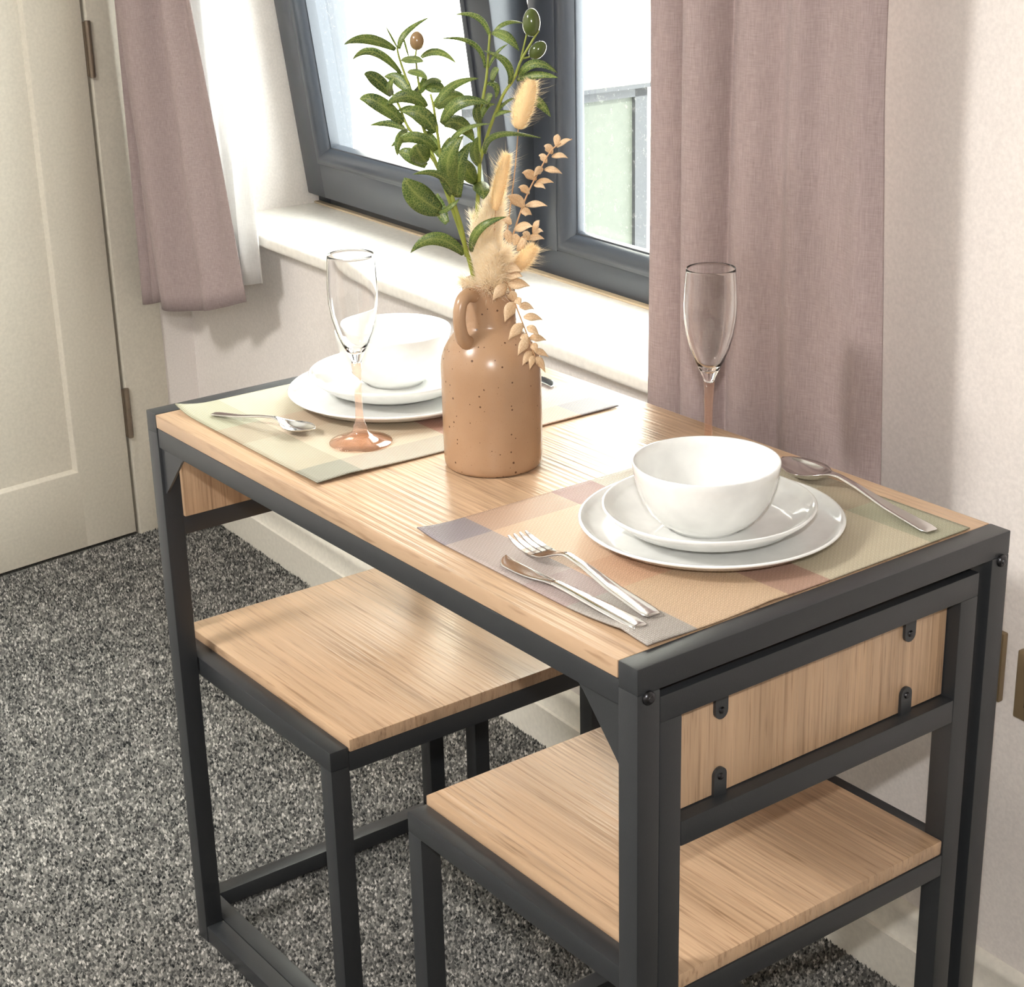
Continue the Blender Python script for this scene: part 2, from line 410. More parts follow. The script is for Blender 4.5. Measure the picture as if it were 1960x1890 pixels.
def bead_ring(mb, x0, x1, z0, z1, y0, wdt, dep):
    """sloping glazing bead with an ogee step round a light"""
    prof = [(0, .006), (.0015, .006), (.002, -.0005), (.006, -.0025), (.013, -.0015), (.020, .003), (.026, .009), (.030, .016), (.0305, .0185), (.033, .019), (.034, dep+.004), (.034, dep+.012), (0, dep+.012)]
    # prof: inward distance, depth towards outside
    loops = []
    for a, d in prof:
        loops.append([mb.bm.verts.new(v) for v in ((x0+a, y0+d, z0+a), (x1-a, y0+d, z0+a), (x1-a, y0+d, z1-a), (x0+a, y0+d, z1-a))])
    n = len(loops)
    for i in range(n):
        A, B = loops[i], loops[(i+1) % n]
        for k in range(4): mb.bm.faces.new((A[k], A[(k+1) % 4], B[(k+1) % 4], B[k]))
# fixed light
mb = MB(); bead_ring(mb, MS1-.002, WS1-.053, .746, WZ1-.048, FN0-.001, .032, .018); mb.build('glazing_bead', 'frame', win, True)
MB().box((MS1, FN0+.026, .76), (WS1-.055, FN0+.032, WZ1-.05)).build('pane', 'pane_dusty', win)
# sash, hinged at its bottom edge and tilted into the room
sash = empty('sash'); sash.parent = win; sash.location = (0, FN0-.002, .7285); sash.rotation_euler = (R(7.2), 0, 0)
sx0, sx1, sh = WS0+.014, MS0+.012, 1.24
mb = MB()
for a, b in (((sx0, -.028, 0), (sx0+.072, .045, sh)), ((sx1-.072, -.028, 0), (sx1, .045, sh)), ((sx0+.07, -.028, 0), (sx1-.07, .045, .072)), ((sx0+.07, -.028, sh-.072), (sx1-.07, .045, sh))):
    mb.box(a, b, .003)
mb.build('sash_frame', 'frame', sash, True)
mb = MB(); bead_ring(mb, sx0+.068, sx1-.068, .068, sh-.068, -.030, .032, .026); mb.build('sash_bead', 'frame', sash, True)
MB().box((sx0+.07, .006, .08), (sx1-.07, .012, sh-.08)).build('sash_pane', 'pane', sash)
MB().box((sx0-.006, -.024, .012), (sx0+.002, .01, .11), .002).build('sash_hinge', 'gasket', sash)
MB().box((WS0+.002, FN0-.012, .7005), (WS1, FN0+.004, .7045), .002).build('sill_strip', 'sill_strip', win)  # thin tan strip along the back of the sill

# left wall, door wall: local x runs along the wall away from the window wall, y into the room
LA = Vector((-1.4088, .5825, 0)); LB = Vector((-1.374, .2595, 0)); ld = (LA-LB).normalized()
LANG = math.atan2(ld.y, ld.x)                         # local +x points to the window wall
def in_left(name): e = empty(name, LA, LANG); return e
lw = in_left('wall_left'); struct(lw, 'plain painted wall beside the door')
# local y = +left of direction: -y is into the room
MB().box((.102, .0, -.05), (.5, .12, ROOM_TOP)).box((-3.6, .0, -.05), (-.85, .12, ROOM_TOP)).box((-.86, 0, 2.05), (.11, .12, ROOM_TOP)).box((-.9, .121, -.05), (.3, .15, 2.2)).build('plaster', 'wall', lw)  # last box: unseen backing behind the door, added to stop light leaking in
tr = in_left('trim_2'); struct(tr, 'cream door lining at the hinge side')
MB().box((.004, -.004, -.01), (.104, .1, 2.06), .003).box((-.016, .046, -.01), (.01, .1, 2.0)).box((-.86, -.004, 2.0), (.104, .1, 2.06), .004).build('lining', 'door', tr, True)
dr = in_left('door_1'); struct(dr, 'cream panelled door with nickel hinges')
mb = MB(); DW = .78
mb.box((-DW, 0, .004), (-.62, .04, 1.99), .002); mb.box((-.124, 0, .004), (-.0045, .04, 1.99), .002)
mb.box((-.625, 0, .004), (-.12, .04, .171), .002); mb.box((-.625, 0, 1.86), (-.12, .04, 1.99), .002)
mb.build('stiles_and_rails', 'door', dr, True)
MB().box((-.63, .011, .16), (-.115, .03, 1.87)).build('door_panel', 'door', dr)
mb = MB()
def mould(mb, x0, x1, z0, z1, w_, d):
    prof = [(0, 0), (w_*.35, .001), (w_*.6, d*.5), (w_, d), (w_, d+.004), (0, d+.004)]
    loops = [[mb.bm.verts.new(v) for v in ((x0+a, q, z0+a), (x1-a, q, z0+a), (x1-a, q, z1-a), (x0+a, q, z1-a))] for a, q in prof]
    for i in range(len(loops)):
        A, B = loops[i], loops[(i+1) % len(loops)]
        for k in range(4): mb.bm.faces.new((A[k], A[(k+1) % 4], B[(k+1) % 4], B[k]))
mould(mb, -.622, -.122, .168, 1.862, .009, .010); mb.build('panel_moulding', 'door', dr)
for z0 in (.217, .961, 1.72):
    mb = MB(); mb.tube([(.003, -.006, z0), (.003, -.006, z0+.108)], .0055, 12)
    for k in range(1, 5): mb.tube([(.003, -.006, z0+.108*k/5-.0006), (.003, -.006, z0+.108*k/5+.0006)], .0061, 12)
    mb.box((-.004, -.004, z0+.002), (.012, .002, z0+.106)); mb.build('hinge', 'hinge', dr, True)

# the rest of the room, behind the camera
struct(MB().box((2.95, -3.3, -.05), (3.05, .75, ROOM_TOP)).build('wall_right', 'wall'))
struct(MB().box((-1.6, -3.15, -.05), (3.05, -3.05, ROOM_TOP)).build('wall_front', 'wall'))
struct(MB().box((-1.9, -3.2, ROOM_TOP), (3.3, 1.2, ROOM_TOP+.1)).build('ceiling', 'ceiling'))
cl = tag(empty('fill_lamp', (.1, -1.6, ROOM_TOP)), 'unseen round white ceiling fill lamp, added to brighten the room', 'lamp')  # unseen lamp and housing, added as general fill light for the room
MB().lathe([(0, 0), (.30, 0), (.30, -.03), (.28, -.045), (.262, -.045), (.262, -.03), (0, -.03)], 48).build('fill_lamp_housing', 'ceiling', cl, True)
lamp = light('fill_lamp_light', 'AREA', (.1, -1.6, ROOM_TOP-.05), 58, (1, .98, .955), .5)

# outside: the side wing of the building, its wall runs away from our window
bw = in_wall('building'); tag(bw, 'sunlit cream rendered building wing seen through the window panes', 'building')
SX = -3.0
mb = MB()
wy0, wy1, wz0, wz1 = 1.70, 2.478, -.9, .538
mb.box((SX-.3, .36, -5), (SX, wy0, 6)); mb.box((SX-.3, wy1, -5), (SX, 9, 6)); mb.box((SX-.3, wy0, -5), (SX, wy1, wz0)); mb.box((SX-.3, wy0, wz1), (SX, wy1, 6))
mb.build('rendered_wall', 'render', bw)
def far_window(y0, y1, z0, z1):
    f = .055; mb = MB()
    mb.box((SX-.03, y0, z0), (SX+.004, y0+f, z1)).box((SX-.03, y1-f, z0), (SX+.004, y1, z1)).box((SX-.03, y0, z0), (SX+.004, y1, z0+f)).box((SX-.03, y0, z1-.032), (SX+.004, y1, z1))
    o = mb.build('far_window_frame', 'far_frame', bw); MB().box((SX-.026, y0+f, z0+f), (SX-.014, y1-f, z1-.033)).build('far_window_pane', 'far_pane', o)
far_window(wy0, wy1, wz0, wz1)
MB().box((SX, wy0-.02, wz1+.001), (SX+.035, wy1+.02, wz1+.016)).build('far_lintel', 'far_frame', bw)

# ================================================================== CURTAINS
def curtain(name, s_top, s_bot, z0, z1, n_mid, folds, mat, cols=220, rows=60, seed=1, hem=.0, rise=0, thick=.0015):
    """cloth sheet; FOLDS: list of (u centre, width, depth, lean) ridges towards the room"""
    rr = random.Random(seed); ph = [rr.uniform(0, 6.28) for _ in range(8)]
    V, Fc = [], []
    for j in range(rows+1):
        v = j/rows; z = z0 + (z1-z0)*v
        for i in range(cols+1):
            u = i/cols
            ve = min(1, v/.345); sa = s_bot[0] + (s_top[0]-s_bot[0])*ve; sb = s_bot[1] + (s_top[1]-s_bot[1])*ve
            # right/left edges drift smoothly
            s = sa + (sb-sa)*u; dn = 0
            for c, wd, dp, ln in folds:
                x = (u-c-.02*math.sin(3*v+ph[1]))/wd
                g = math.exp(-x*x*2.2); dn -= dp*g*(1+.25*math.sin(2.3*v+ph[2]+c*9)); s += ln*math.tanh(x*2)*math.exp(-x*x)*.5
            dn += .004*math.sin(u*17+ph[3]+v*2.2) + .003*math.sin(u*41+ph[4]-v*3) + .002*math.sin(v*9+u*6+ph[5])
            zz = z + (1-v)*rise*u + (hem*math.sin(u*7+ph[6])*(1-v)**6 if hem else 0)
            V.append((s, n_mid+dn, zz))
    for j in range(rows):
        for i in range(cols):
            a = j*(cols+1)+i; Fc.append((a, a+1, a+cols+2, a+cols+1))
    o = from_arrays(name, V, Fc, mat, None, 'all'); o.location = WO; o.rotation_euler = (0, 0, TH)
    md = o.modifiers.new('cloth', 'SOLIDIFY'); md.thickness = thick; md.offset = 0
    return o
c1 = curtain('curtain', (-1.362, -1.11), (-1.388, -.955), .495, ROOM_TOP-.002, -.085,
    [(.07, .05, .03, .02), (.18, .05, .035, .02), (.45, .22, .055, .03), (.8, .12, .03, .01)], 'curtain', seed=3, hem=.008, rise=.085)
tag(c1, 'mauve grey curtain hanging beside the door on the left of the window', 'curtain')
c2 = curtain('curtain', (.306, .648), (.294, .684), .47, ROOM_TOP-.002, -.085,
    [(.08, .095, .05, .04), (.265, .085, .042, .045), (.43, .10, .03, .02), (.66, .14, .012, .0), (.90, .12, .014, .0)], 'curtain', seed=5)
tag(c2, 'mauve grey curtain hanging behind the right end of the table', 'curtain')
c3 = curtain('voile_curtain', (-1.20, -.985), (-1.14, -.955), .585, ROOM_TOP-.002, -.047,
    [(.2, .12, .02, .01), (.55, .1, .02, .01), (.85, .08, .018, .01)], 'sheer', cols=90, seed=8, rise=.03, thick=.0006)
tag(c3, 'sheer white voile curtain between the left mauve curtain and window', 'voile curtain')

# ================================================================== TABLE
TL, TD, TH_, TT, TW = .9094, .475, .75, .025, .0173
tb = tag(empty('dining_table', (TL/2, TD/2, 0)), 'small oak topped dining table with black square tube frame', 'table')
ox, oy = -TL/2, -TD/2
def tbox(name, a, b, mat='metal', bev=.0018):
    return MB().box((a[0]+ox, a[1]+oy, a[2]), (b[0]+ox, b[1]+oy, b[2]), bev).build(name, mat, tb, True)
tbox('tabletop', (TT+.0006, .0, TH_-TW), (TL-TT-.0006, TD, TH_-.0005), 'oak_x', .0015)
for x in (0, TL-TT):
    tbox('top_bar', (x, 0, TH_-TT), (x+TT, TD, TH_))
    tbox('leg', (x, 0, 0), (x+TT, TT, TH_-TT+.0005)); tbox('leg', (x, TD-TT, 0), (x+TT, TD, TH_-TT+.0005))
for y in (0.001, TD-TT-.001):
    tbox('long_rail', (TT, y, TH_-TW-TT-.0005), (TL-TT, y+TT, TH_-TW-.0005)); tbox('bottom_rail', (TT-.001, y, .001), (TL-TT+.001, y+TT, TT))
tbox('middle_rail', (.427, TT+.001, .001), (.452, TD-TT-.001, TT))
zg = TH_-TW-TT-.0005
for y in (.004, TD-.007):
    for x, s in ((TT, 1), (TL-TT, -1)):
        MB().prism([(x+ox, zg), (x+s*.060+ox, zg), (x+s*.052+ox, zg-.006), (x+s*.004+ox, zg-.058), (x+ox, zg-.060)], y+oy, y+.003+oy).build('gusset', 'metal', tb)
for y in (TT/2-.001, TD-TT/2+.001):
    for x, s in ((0, -1), (TL, 1)):
        mb = MB(); mb.lathe([(0, .0045), (.0026, .0045), (.0030, .0038), (.0048, .0034), (.0062, .0018), (.0064, 0), (0, 0)], 20)
        o = mb.build('bolt', 'bolt', tb, True); o.location = (x+ox, y+oy, .7213); o.rotation_euler = (0, s*math.pi/2, 0)

# ================================================================== CHAIRS
def make_chair():
    """origin on the floor at the chair's middle, front towards +x"""
    c = empty('dining_chair'); d, wd, t = .405, .408, .025; x0, x1, y0, y1 = -d/2, d/2, -wd/2, wd/2
    def b(name, p, q, mat='metal', bev=.0018): return MB().box(p, q, bev).build(name, mat, c, True)
    zs, zt = .418, .7165
    for y in (y0, y1-t):
        b('leg', (x0, y, 0), (x0+t, y+t, zt-t+.0005)); b('leg', (x1-t, y, 0), (x1, y+t, zs-t+.0005))
        b('seat_rail', (x0+t, y, zs-t), (x1-.0005, y+t, zs)); b('bottom_rail', (x0+t, y, .001), (x1-t, y+t, t))
    b('bottom_rail', (x0, y0+t, .001), (x0+t, y1-t, t))
    b('seat_bearer', (x1-t, y0+t, .411-t), (x1-.0005, y1-t, .411)); b('seat_bearer', (x0, y0+t, .411-t), (x0+t, y1-t, .411))
    b('seat', (x0+.001, y0+t+.0008, .4115), (x1+.001, y1-t-.0008, .4275), 'oak_x', .002)
    b('top_rail', (x0, y0, zt-t), (x0+t, y1, zt)); b('back_rail', (x0, y0+t, .562), (x0+t, y1-t, .587))
    pb = b('back_panel', (x0+t-.010, y0+t+.001, .588), (x0+t+.005, y1-t-.001, zt-t-.001), 'oak_z', .001)
    for y in (y0+.082, y1-.082):
        for up in (0, 1):
            z0 = .5865 if not up else zt-t+.0005; s = 1 if not up else -1
            pts = [(y-.0075, z0), (y-.0075, z0+s*.021)] + [(y+.0075*math.cos(math.pi*(1-k/10)), z0+s*(.021+.0075*math.sin(math.pi*k/10))) for k in range(1, 10)] + [(y+.0075, z0+s*.021), (y+.0075, z0)]
            tb_ = MB().prism(pts, x0+t-.0135, x0+t-.0102, axis=0).build('mounting_tab', 'metal', pb)
            sc = MB().lathe([(0, .002), (.0015, .002), (.0026, .0016), (.0034, 0), (0, 0)], 16).build('screw', 'bolt', pb, True)
            sc.location = (x0+t-.0135, y, z0+s*.02); sc.rotation_euler = (0, -math.pi/2, 0)
    return c
ch1 = make_chair(); ch1.location = (-.060+.2025, .0265+.204, 0)
tag(ch1, 'oak and black metal chair pushed under the far left end of the table', 'chair', 'dining chairs tucked under the table')
ch2 = copy_tree(ch1); ch2.location = (.503+.2025, .0262+.204, 0); ch2.rotation_euler = (0, 0, math.pi)
tag(ch2, 'oak and black metal chair with its panelled back at the near right table end', 'chair', 'dining chairs tucked under the table')

# ================================================================== PLACEMATS
def placemat(x0, y0, wx, wy, rz, label, curl, seed):
    nx, ny = 60, 70; V, Fc, UV = [], [], []; rr = random.Random(seed); p1, p2 = rr.uniform(0, 6), rr.uniform(0, 6)
    for j in range(ny+1):
        for i in range(nx+1):
            u, v = i/nx, j/ny; z = .0011
            z += .0010*(1+math.sin(u*5+p1))*(.5+.5*math.sin(v*4+p2))*(min(1, 6*min(u, 1-u, v, 1-v)))*.4
            for (cu_, cv_, a, rad) in curl:
                q = math.hypot((u-cu_)*wx, (v-cv_)*wy)/rad; z += a*max(0, 1-q)**2
            V.append(((u-.5)*wx, (v-.5)*wy, z)); UV.append((u, v))
    for j in range(ny):
        for i in range(nx):
            a = j*(nx+1)+i; Fc.append((a, a+1, a+nx+2, a+nx+1))
    o = from_arrays('placemat', V, Fc, 'placemat', None, 'all', (x0+wx/2, y0+wy/2, TH_)); o.rotation_euler = (0, 0, rz)
    uvl = o.data.uv_layers.new(name='UVMap')
    vi = np.zeros(len(o.data.loops), np.int32); o.data.loops.foreach_get('vertex_index', vi)
    uvl.data.foreach_set('uv', np.array(UV, np.float32)[vi].ravel())
    md = o.modifiers.new('thickness', 'SOLIDIFY'); md.thickness = .0011; md.offset = 0
    tag(o, label, 'placemat', 'woven placemats'); return o
placemat(.5415, .031, .342, .415, R(.3), 'striped woven placemat at the near place, its lilac edge along the table front', [(0, 0, .004, .05), (.9, 0, .006, .09), (1, .35, .002, .06)], 2)
placemat(.029, .025, .335, .414, math.pi + R(-.4), 'striped woven placemat at the far place, its green edge along the table front', [(1, 1, .007, .05), (0, .9, .003, .12)], 3)
ZM = TH_ + .0017

# ================================================================== CROCKERY
def offset_profile(outer, t, inner_bottom):
    """close a pot: outer profile up, inner profile down"""
    inner = [(max(r-t, 0), z) for r, z in outer[::-1] if z > inner_bottom+.001]
    return inner
def plate(name, r, h, foot, x, y, z, label, group):
    out = [(0, .0012), (foot-.004, .0012), (foot-.003, 0), (foot, 0), (foot+.002, .0016), (r*.80, .0046), (r*.90, h*.45), (r*.965, h*.76), (r-.0006, h-.0026), (r, h-.0012), (r-.0012, h)]
    inn = [(r-.0035, h-.0006), (r*.955, h*.78), (r*.885, h*.46), (r*.80, .0072), (r*.72, .0056), (0, .0052)]
    o = MB().lathe(out+inn, 96).build(name, 'porcelain', None, 'all', (x, y, z)); tag(o, label, 'plate', group); return o
def deep_plate(r, h, x, y, z, label):
    out = [(0, .0012), (.050, .0012), (.051, 0), (.055, 0), (.057, .0018), (r*.70, .0060), (r*.82, .0115), (r*.91, .0190), (r*.97, h-.0055), (r, h-.0012), (r-.0012, h)]
    inn = [(r-.0035, h-.0008), (r*.945, h-.0068), (r*.885, .0188), (r*.80, .0120), (r*.69, .0078), (r*.55, .0060), (0, .0056)]
    o = MB().lathe(out+inn, 96).build('side_plate', 'porcelain', None, 'all', (x, y, z)); tag(o, label, 'plate', 'side plates'); return o
def bowl(x, y, z, label, group):
    out = [(0, .003), (.030, .003), (.031, 0), (.035, 0), (.0365, .003), (.046, .0085), (.055, .018), (.0625, .031), (.0675, .046), (.0700, .059), (.0708, .066), (.0703, .0672)]
    inn = [(.0688, .0668), (.0675, .058), (.0650, .046), (.0600, .032), (.0525, .0195), (.043, .0105), (.030, .0062), (0, .0055)]
    o = MB().lathe(out+inn, 96).build('bowl', 'porcelain', None, 'all', (x, y, z)); tag(o, label, 'bowl', group); return o
plate('dinner_plate', .129, .0185, .078, .7301, .2475, ZM+.0004, 'large white dinner plate lying on the near placemat', 'dinner plates')
deep_plate(.1035, .029, .7341, .2405, ZM+.0062, 'white side plate nested on the near dinner plate')
bowl(.7355, .2350, ZM+.0062+.0058, 'white bowl stacked on the plates at the near place', 'bowls')
plate('dinner_plate', .129, .0185, .078, .1690, .2490, ZM+.0004, 'large white dinner plate at the far place behind the vase', 'dinner plates')
deep_plate(.1035, .029, .1590, .2555, ZM+.0062, 'white side plate nested on the far dinner plate')
bowl(.1400, .2690, ZM+.0062+.0058, 'white bowl stacked on the plates behind the left champagne flute', 'bowls')

# ================================================================== FLUTES
def flute(x, y, z, label):
    f = tag(empty('champagne_flute', (x, y, z)), label, 'glass', 'champagne flutes')
    # pink foot and stem, one solid
    prof = [(0, 0), (.0345, 0), (.0358, .0010), (.0352, .0020), (.026, .0042), (.016, .0082), (.0100, .0125), (.0083, .0160), (.0074, .0205), (.0055, .0245), (.0046, .030), (.0042, .045), (.0044, .065), (.0050, .082), (.0058, .094), (0, .094)]
    MB().lathe(prof, 48).build('stem', 'pink_glass', f, 'all')
    out = [(0, .0942), (.0058, .0942), (.0072, .100), (.0100, .106), (.0150, .116), (.0205, .130), (.0248, .146), (.0272, .163), (.0277, .178), (.0270, .195), (.0258, .2135), (.02545, .2158), (.0252, .2161)]
    inn = [(.02495, .2158), (.0253, .2130), (.0264, .195), (.0271, .178), (.0265, .163), (.0240, .146), (.0194, .131), (.0138, .1175), (.0078, .1085), (.003, .1055), (0, .105)]
    MB().lathe(out+inn, 64).build('glass_bowl', 'clear_glass', f, 'all'); return f
flute(.2812, .1296, ZM+.0008, 'champagne flute with pink stem standing on the far placemat beside the spoon')
flute(.5897, .3733, TH_+.0025, 'champagne flute with pink stem behind the near bowl, in front of the curtain')

# ================================================================== CUTLERY
def strip(name, spine, widths, thick, bulge, mat, parent=None, side=None, seg=9, smooth='all', loc=None):
    """blade-like solid swept along SPINE (local x forward, z up): widths across y, BULGE lifts the edges"""
    n = len(spine); V, Fc = [], []
    for i in range(n):
        p = Vector(spine[i]); a = Vector(spine[min(i+1, n-1)])-Vector(spine[max(i-1, 0)]); a.normalize()
        up = Vector((-a.z, 0, a.x)); w_, th, bl = widths[i], thick[i], bulge[i]
        for top in (1, 0):
            for k in range(seg):
                u = -1+2*k/(seg-1); e = math.sqrt(max(0, 1-u*u*.98)); z = bl*(u*u) + (th*.5*e if top else -th*.5*e)
                V.append(p + Vector((0, u*w_, 0)) + up*z)
    for i in range(n-1):
        for k in range(seg-1):
            a = i*2*seg+k; b = (i+1)*2*seg+k; Fc.append((a, a+1, b+1, b)); a += seg; b += seg; Fc.append((a, b, b+1, a+1))
        for k in (0, seg-1):
            a = i*2*seg+k; b = (i+1)*2*seg+k; q = (a, b, b+seg, a+seg); Fc.append(q if k == 0 else q[::-1])
    for i in (0, n-1):
        r_ = [i*2*seg+k for k in range(seg)] + [i*2*seg+seg+k for k in range(seg-1, -1, -1)]
        Fc.append(r_ if i else r_[::-1])
    return from_arrays(name, V, Fc, mat, parent, smooth, loc)
def lerp_table(tab, n):
    xs = [t[0] for t in tab]; X = np.linspace(xs[0], xs[-1], n)
    return X, [np.interp(X, xs, [t[c] for t in tab]) for c in range(1, len(tab[0]))]
def smoothed(a, k=5):
    b = np.convolve(np.pad(a, k//2, mode='edge'), np.ones(k)/k, 'valid'); b[0] = a[0]; b[-1] = a[-1]; return b
def sweep(name, tab, parent, n=60, seg=11, belly=None):
    X, (z, w_, t, bl) = lerp_table(tab, n); z, w_, t, bl = (smoothed(q) for q in (z, w_, t, bl))
    return strip(name, [(x, 0 if belly is None else (a if x < .188 else a + (x-.188)*-.12) - belly, zz) for x, zz, a in zip(X, z, np.maximum(w_, .0 if belly is None else w_))], w_, t, bl, 'steel', parent, seg=seg)
# tables: x, z of the spine, half width, thickness, edge lift
SPOON = [(0, .0016, .0055, .002, 0), (.004, .0018, .0085, .0026, 0), (.05, .006, .0062, .003, 0), (.09, .0125, .0040, .0034, 0), (.115, .0150, .0034, .0036, 0), (.126, .0125, .0060, .003, .001),
         (.134, .0060, .0135, .0022, .005), (.146, .0022, .0195, .0018, .0075), (.158, .0022, .0205, .0016, .0078), (.172, .0046, .0165, .0016, .006), (.182, .0088, .0090, .0015, .003), (.186, .0110, .0010, .0012, 0)]
HANDLE = [(0, .0016, .0066, .002, 0), (.004, .0018, .0098, .0028, 0), (.06, .007, .0076, .0032, 0), (.10, .0135, .0052, .0034, 0), (.128, .0158, .0042, .0036, 0), (.140, .0120, .0060, .0028, .0005), (.150, .0068, .0115, .0022, .001), (.160, .0040, .0128, .0020, .001), (.168, .0036, .0128, .002, .0008)]
KNIFE_H = [(0, .0035, .0070, .0035, 0), (.004, .0037, .0096, .0050, 0), (.05, .0040, .0086, .0056, 0), (.10, .0040, .0056, .0052, 0), (.122, .0038, .0050, .0046, 0)]
KNIFE_B = [(.118, .0038, .0050, .0040, 0), (.130, .0034, .0056, .0026, 0), (.146, .0031, .0080, .0014, 0), (.164, .0029, .0092, .0012, 0), (.186, .0026, .0088, .0011, 0), (.198, .0024, .0060, .0010, 0), (.204, .0024, .0010, .001, 0)]
def cutlery(kind, x, y, rz, z, label, scale=1):
    o = tag(empty(kind, (x, y, z), rz), label, kind.replace('_', ' ')); o.scale = (scale,)*3
    if kind == 'spoon': sweep('spoon_body', SPOON, o, 80, 13)
    elif kind == 'knife': sweep('handle', KNIFE_H, o, 40); sweep('blade', KNIFE_B, o, 40, belly=.0050)
    else:
        sweep('handle', HANDLE, o, 70)
        for k in range(4):
            yy = -.0105+.007*k
            pts = spline([(.164, yy, .0036), (.180, yy, .0040), (.195, yy*.97, .0062), (.208, yy*.94, .0100)], 10)
            mb = MB(); ws = [.0026]*6+[.0024, .0022, .0019, .0014, .0008]
            rings = []
            for p, w_ in zip(pts, ws): rings.append([mb.bm.verts.new(p+Vector((0, a*w_, b*.0009))) for a, b in ((-1, -1), (1, -1), (1, 1), (-1, 1))])
            for A, B in zip(rings, rings[1:]):
                for q in range(4): mb.bm.faces.new((A[q], A[(q+1) % 4], B[(q+1) % 4], B[q]))
            mb.bm.faces.new(rings[0]); mb.bm.faces.new(rings[-1][::-1]); mb.build('tine', 'steel', o)
    return o
def lay(kind, a, b, z, label, length):
    d = Vector((b[0]-a[0], b[1]-a[1])); return cutlery(kind, a[0], a[1], math.atan2(d.y, d.x), z, label, d.length/length)
lay('spoon', (.0790, .0500), (.2290, .1010), ZM+.0008, 'steel spoon lying on the far placemat left of the flute', .186)
lay('spoon', (.8690, .4075), (.6480, .4270), ZM+.0008, 'steel spoon lying behind the near plates, under the curtain side', .186)
lay('fork', (.8470, .0720), (.6380, .0815), ZM+.0034, 'steel fork resting on the knife at the near place', .208)
lay('knife', (.8570, .0490), (.6540, .0500), ZM+.0006, 'steel table knife on the lilac edge of the near placemat', .204)
lay('knife', (.0600, .4180), (.2620, .4235), ZM+.0006, 'steel table knife at the far place, mostly hidden behind the vase', .204)

# ================================================================== VASE
VX, VY = .4262, .2087
vs = tag(empty('vase', (VX, VY, TH_)), 'tan speckled stoneware jug vase with one loop handle', 'vase')
out = [(0, .002), (.048, .002), (.0495, .0), (.0515, .0012), (.0528, .004), (.0534, .010), (.0537, .05), (.0537, .108), (.0533, .115), (.0522, .122), (.0496, .130), (.0455, .1375), (.0405, .1445), (.0350, .1505), (.0305, .1550), (.0290, .1572), (.0284, .1590), (.0277, .165), (.0274, .180), (.0276, .193), (.0284, .199), (.0288, .2025), (.0282, .2045)]
inn = [(.0262, .2045), (.0250, .201), (.0240, .193), (.0238, .165), (.030, .147), (.046, .128), (.049, .11), (.049, .01), (0, .008)]
MB().lathe(out+inn, 96).build('body', 'vase', vs, 'all')
hh = Vector((fw.x, fw.y, 0)).normalized(); hr = Vector((cr.x, cr.y, 0)).normalized()
hd = (-hh*math.cos(R(37)) - hr*math.sin(R(37))).normalized()
pts = [hd*.024+Vector((0, 0, .1925)), hd*.036+Vector((0, 0, .1945)), hd*.0465+Vector((0, 0, .1895)), hd*.0510+Vector((0, 0, .176)), hd*.0500+Vector((0, 0, .161)), hd*.0450+Vector((0, 0, .149)), hd*.034+Vector((0, 0, .141))]
MB().tube(spline(pts, 30), [.0068+.0016*abs(i/15-1)**2 for i in range(31)], 16).build('handle', 'vase', vs, 'all')

# ================================================================== BOUQUET
VB = Vector((VX, VY, TH_))
def BP(px, py, d=0):
    """a point near the vase's axis: d metres towards the room, from where it shows"""
    ray = fw*F_PX + cr*(px-980) - cu*(py-945); t = ((VB-CAM).dot(hh)-d)/ray.dot(hh); return CAM + ray*t
PXM = 1.0/1800
def leaf(name, root, P0, P1, P2, wpx, face, mat, fold=.18, tipsharp=1.0, n=14):
    """leaf blade on a quadratic curve, midrib fold, pointed ends"""
    P0, P1, P2 = Vector(P0), Vector(P1), Vector(P2); C1 = P1*2 - (P0+P2)*.5; w_ = wpx*PXM*.5; view = -fw
    V, Fc, rib = [], [], []; cols = (-1, -.5, 0, .5, 1)
    for i in range(n+1):
        t = i/n; p = P0*(1-t)**2 + C1*2*t*(1-t) + P2*t*t
        tg = ((C1-P0)*(1-t) + (P2-C1)*t).normalized()
        side = tg.cross(view).normalized(); nrm = side.cross(tg).normalized()
        ang = (1-face)*1.25; ax = side*math.cos(ang) + nrm*math.sin(ang); up = tg.cross(ax).normalized()
        prof = max(.03, math.sin(math.pi*min(1, (.06+.94*t))**.85)**(.75*tipsharp)) if t < .999 else .02
        for c in cols: V.append(p + ax*c*w_*prof + up*abs(c)*w_*prof*fold - root.location); rib.append(1.0 if c == 0 else 0.0)
    for i in range(n):
        for k in range(4):
            a = i*5+k; Fc.append((a, a+1, a+6, a+5))
    o = from_arrays(name, V, Fc, mat, root, 'all')
    at = o.data.attributes.new('rib', 'FLOAT', 'POINT'); at.data.foreach_set('value', np.array(rib, np.float32))
    md = o.modifiers.new('blade', 'SOLIDIFY'); md.thickness = .0004; md.offset = 0
    return o
def stem(root, pts, r0, r1, mat, name='stem', n=30):
    P = [p - root.location for p in spline(pts, n)]; r0, r1 = (r0*1.25, r1*1.25) if mat == 'stem' else (r0, r1)
    return MB().tube(P, [r0+(r1-r0)*i/n for i in range(n+1)], 7).build(name, mat, root, 'all')

